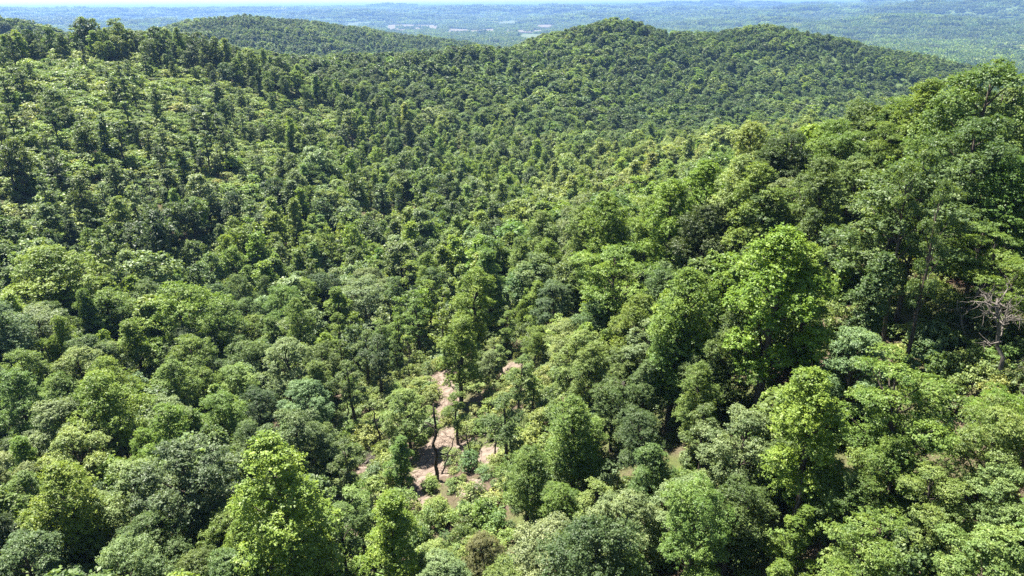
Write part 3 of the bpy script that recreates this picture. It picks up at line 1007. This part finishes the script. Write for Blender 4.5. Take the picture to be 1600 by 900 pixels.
def fallen_log(pa, pb, rad, label, seed, mat=M_DEAD, lift=.15, nb=4):
    r = np.random.default_rng(seed)
    a, b = gpoint(*pa), gpoint(*pb)
    b = np.array([b[0], b[1], gz(b[0], b[1]) + lift])
    a = a + (0, 0, rad * .7)
    e = thing('fallen_log', label, 'log', a, 'dead wood on the ground')
    limb_part(e, 'trunk', [(bent((0, 0, 0), b - a, r, .08, 7), rad, rad * .45)], mat, 8)
    for k in range(nb):
        t = r.uniform(.35, .95)
        st = (b - a) * t
        dv = r.normal(0, 1, 3)
        dv[2] = abs(dv[2]) * .8 + .1
        dv /= np.linalg.norm(dv)
        tp = st + dv * r.uniform(.8, 2.2)
        limb_part(e, 'branch', [(bent(st, tp, r, .06, 5), rad * .4, rad * .1)] + twigs(r, st, tp, 3, .8, .018), mat, 5)


fallen_log((570, 728), (600, 700), .16, 'pale grey fallen log with bare branches left of the dirt bank', 1, nb=6)
fallen_log((750, 680), (782, 693), .14, 'pale log lying on dirt bank, the longer of a crossed pair', 2, nb=2)
fallen_log((757, 694), (772, 676), .10, 'short pale log crossing the longer one on the dirt bank', 3, nb=1)
fallen_log((1413, 421), (1455, 416), .16, 'pale log lying level behind the trunks on the right slope', 4, nb=2)
fallen_log((1474, 428), (1496, 410), .13, 'pale log slanting uphill beside the brush pile on right slope', 5, nb=2)
fallen_log((1204, 780), (1228, 822), .15, 'broken pale trunk slanting down between bushes at lower right', 6, nb=2)
fallen_log((520, 700), (548, 672), .13, 'grey fallen log among slender trees left of the clearing', 7, nb=4)


def snag(px, pbase, h, rad, lean, label, seed, mat, nb, name='dead_snag', tw=2):
    r = np.random.default_rng(seed)
    g = gpoint(px, pbase)
    e = thing(name, label, 'dead tree', g, 'standing dead wood')
    top = np.array([lean[0], lean[1], h])
    p = bent((0, 0, -.5), top, r, .035 * h * .5, 9)
    limb_part(e, 'trunk', [(p, rad, rad * .4)], mat, 8)
    for k in range(nb):
        t = r.uniform(.35, .97)
        st = np.array([np.interp(t * h, p[:, 2], p[:, c]) for c in range(3)])
        dv = r.normal(0, 1, 3)
        dv[2] = abs(dv[2]) * .7 + .15
        dv /= np.linalg.norm(dv)
        tp = st + dv * h * r.uniform(.16, .38)
        limb_part(e, 'limb', [(bent(st, tp, r, .03 * h, 6), rad * .42, rad * .09)] + twigs(r, st, tp, tw, h * .14, rad * .12), mat, 5)


snag(683, 752, 11.0, .26, (.1, .2), 'tall dark dead trunk without crown standing on the dirt bank', 11, M_SNAG, 3)
snag(688, 742, 5.0, .13, (1.9, .9), 'dark dead pole leaning beside the tall dead trunk', 12, M_SNAG, 1)
snag(597, 702, 6.5, .18, (-.9, .2), 'dark bare forked trunk left of the dirt bank', 13, M_SNAG, 3)
snag(1574, 612, 8.0, .22, (-2.4, 1.0), 'large grey bare dead tree leaning left at the right edge', 14, M_DEAD, 14, 'dead_tree', 9)
snag(1592, 640, 5.0, .14, (.8, .6), 'tangled grey dead tree low at the right edge', 15, M_DEAD, 12, 'dead_tree', 9)
snag(1515, 545, 4.5, .11, (-1.9, .6), 'thin pale bare tree leaning over low green growth on right slope', 16, M_DEAD, 7, 'dead_tree', 5)
for q_, (sx_, sy_, sh_, st_) in enumerate((
        (545, 655, 8.0, 'slim dark bare pole among slender trees left of clearing'), (640, 605, 8.5, 'slim dark bare pole above the head of the dirt bank'),
        (516, 640, 9.0, 'leftmost slim dark bare pole among the slender trees'), (967, 700, 8.0, 'thin grey bare tree between crowns right of the clearing'),
        (1231, 870, 7.0, 'thin pale bare trunk below the broken trunk at lower right'), (735, 730, 6.0, 'thin bare pole on the dirt bank between the logs'))):
    snag(sx_, sy_, sh_, .11, (.3 * math.sin(q_ * 2.3), .2), st_, 40 + q_, M_DEAD if q_ in (3, 4) else M_SNAG, 3)
snag(775, 720, 6.0, .12, (.1, .1), 'thin dark dead pole right of the dirt bank', 17, M_SNAG, 2)


snag(1498, 508, 5.0, .12, (1.6, .3), 'grey dead tree leaning right below the brush heap on right slope', 61, M_DEAD, 6, 'dead_tree', 5)
snag(1548, 480, 6.0, .12, (-1.2, .5), 'thin grey dead tree right of the reddish brush heap', 62, M_DEAD, 6, 'dead_tree', 5)
fallen_log((1430, 455), (1478, 468), .13, 'grey log lying across the trunk bases on the right slope', 8, nb=3)
fallen_log((1520, 470), (1560, 452), .12, 'grey log below the bright bush at right edge', 9, nb=4)
fallen_log((690, 715), (722, 700), .09, 'thin grey log on bare soil right of the tall dead trunk', 10, nb=3)
fallen_log((640, 640), (672, 628), .10, 'thin grey log across the head of the dirt bank', 30, nb=3)

r_ = np.random.default_rng(77)
paths_ = []
for p_, rad_ in DIRT + [(gpoint(1480, 440), 5.0), (gpoint(1500, 480), 5.0), (gpoint(560, 720), 5.0), (gpoint(590, 670), 4.0)]:
    aa_, qq_ = r_.uniform(0, 6.28, 45), r_.uniform(0, 1, 45) ** .5 * rad_ * 1.3
    xs_, ys_ = p_[0] + np.cos(aa_) * qq_, p_[1] + np.sin(aa_) * qq_
    for x_, y_, z_ in zip(xs_, ys_, ground(xs_, ys_) + .04):
        d_ = r_.normal(0, 1, 3) * (1, 1, .12)
        d_ = d_ / np.linalg.norm(d_) * r_.uniform(.15, .9)
        paths_.append((bent((x_ - d_[0], y_ - d_[1], z_ - d_[2]), (x_ + d_[0], y_ + d_[1], z_ + d_[2] + .05), r_, .03, 3), r_.uniform(.012, .035), .01))
tb_ = Tubes(4)
for p_, ra_, rb_ in paths_:
    tb_.add(p_, np.linspace(ra_, rb_, len(p_)))
tag(obj('twig_litter', mesh_np('twig_litter', *tb_.arrays(), [M_BRUSH])), 'dead twigs strewn over the bare soil and brushy gaps', None, None, 'stuff')


def brush_pile(px, py, rad, n, label, seed, mat):
    r = np.random.default_rng(seed)
    g = gpoint(px, py)
    e = thing('brush_pile', label, 'brush pile', g, 'heaps of cut branches')
    paths = []
    aa_, qq_ = r.uniform(0, 6.28, n), r.uniform(0, 1, n) ** .6 * rad
    xs_, ys_ = np.cos(aa_) * qq_, np.sin(aa_) * qq_
    for x_, y_, q, zg in zip(xs_, ys_, qq_, ground(g[0] + xs_, g[1] + ys_)):
        zz = zg - g[2] + r.uniform(.05, .9) * (1 - q / rad * .7)
        d = r.normal(0, 1, 3) * (1, 1, .28)
        d /= np.linalg.norm(d)
        ln = r.uniform(.6, 1.8)
        paths.append((bent(np.array([x_, y_, zz]) - d * ln * .5, np.array([x_, y_, zz]) + d * ln * .5, r, .08, 4), r.uniform(.012, .04), .008))
    o = limb_part(e, 'branches', paths, mat, 4)
    o['kind'] = 'stuff'


brush_pile(1487, 404, 3.2, 420, 'grey-brown heap of cut branches behind trunks on the right slope', 21, M_DEAD)
brush_pile(1510, 446, 3.4, 420, 'reddish brown heap of dead brush on the right slope', 22, M_BRUSH)
brush_pile(1460, 430, 2.8, 300, 'brown dead brush around the trunk bases on right slope', 23, M_BRUSH)
brush_pile(585, 720, 2.4, 200, 'grey tangle of branches by the fallen log left of dirt bank', 24, M_DEAD)

# ------------------------------------------------------------------ haze
hm, nt, out = new_mat('haze')
pv = nd(nt, 'ShaderNodeVolumePrincipled')
pv.inputs['Color'].default_value = (.25, .46, .90, 1)
pv.inputs['Density'].default_value = 8e-5
pv.inputs['Anisotropy'].default_value = .2
nt.links.new(pv.outputs[0], out.inputs['Volume'])
e = 27500
x0, x1, y0, y1, z0, z1 = -e, e, -e, e, float(GZ.min()) - 3, 60.0
hv = [(x0, y0, z0), (x1, y0, z0), (x1, y1, z0), (x0, y1, z0), (x0, y0, z1), (x1, y0, z1), (x1, y1, z1), (x0, y1, z1)]
hq = [(0, 3, 2, 1), (4, 5, 6, 7), (0, 1, 5, 4), (1, 2, 6, 5), (2, 3, 7, 6), (3, 0, 4, 7)]
tag(obj('haze', mesh_np('haze', np.array(hv), np.array(hq), [hm])), kind='stuff')
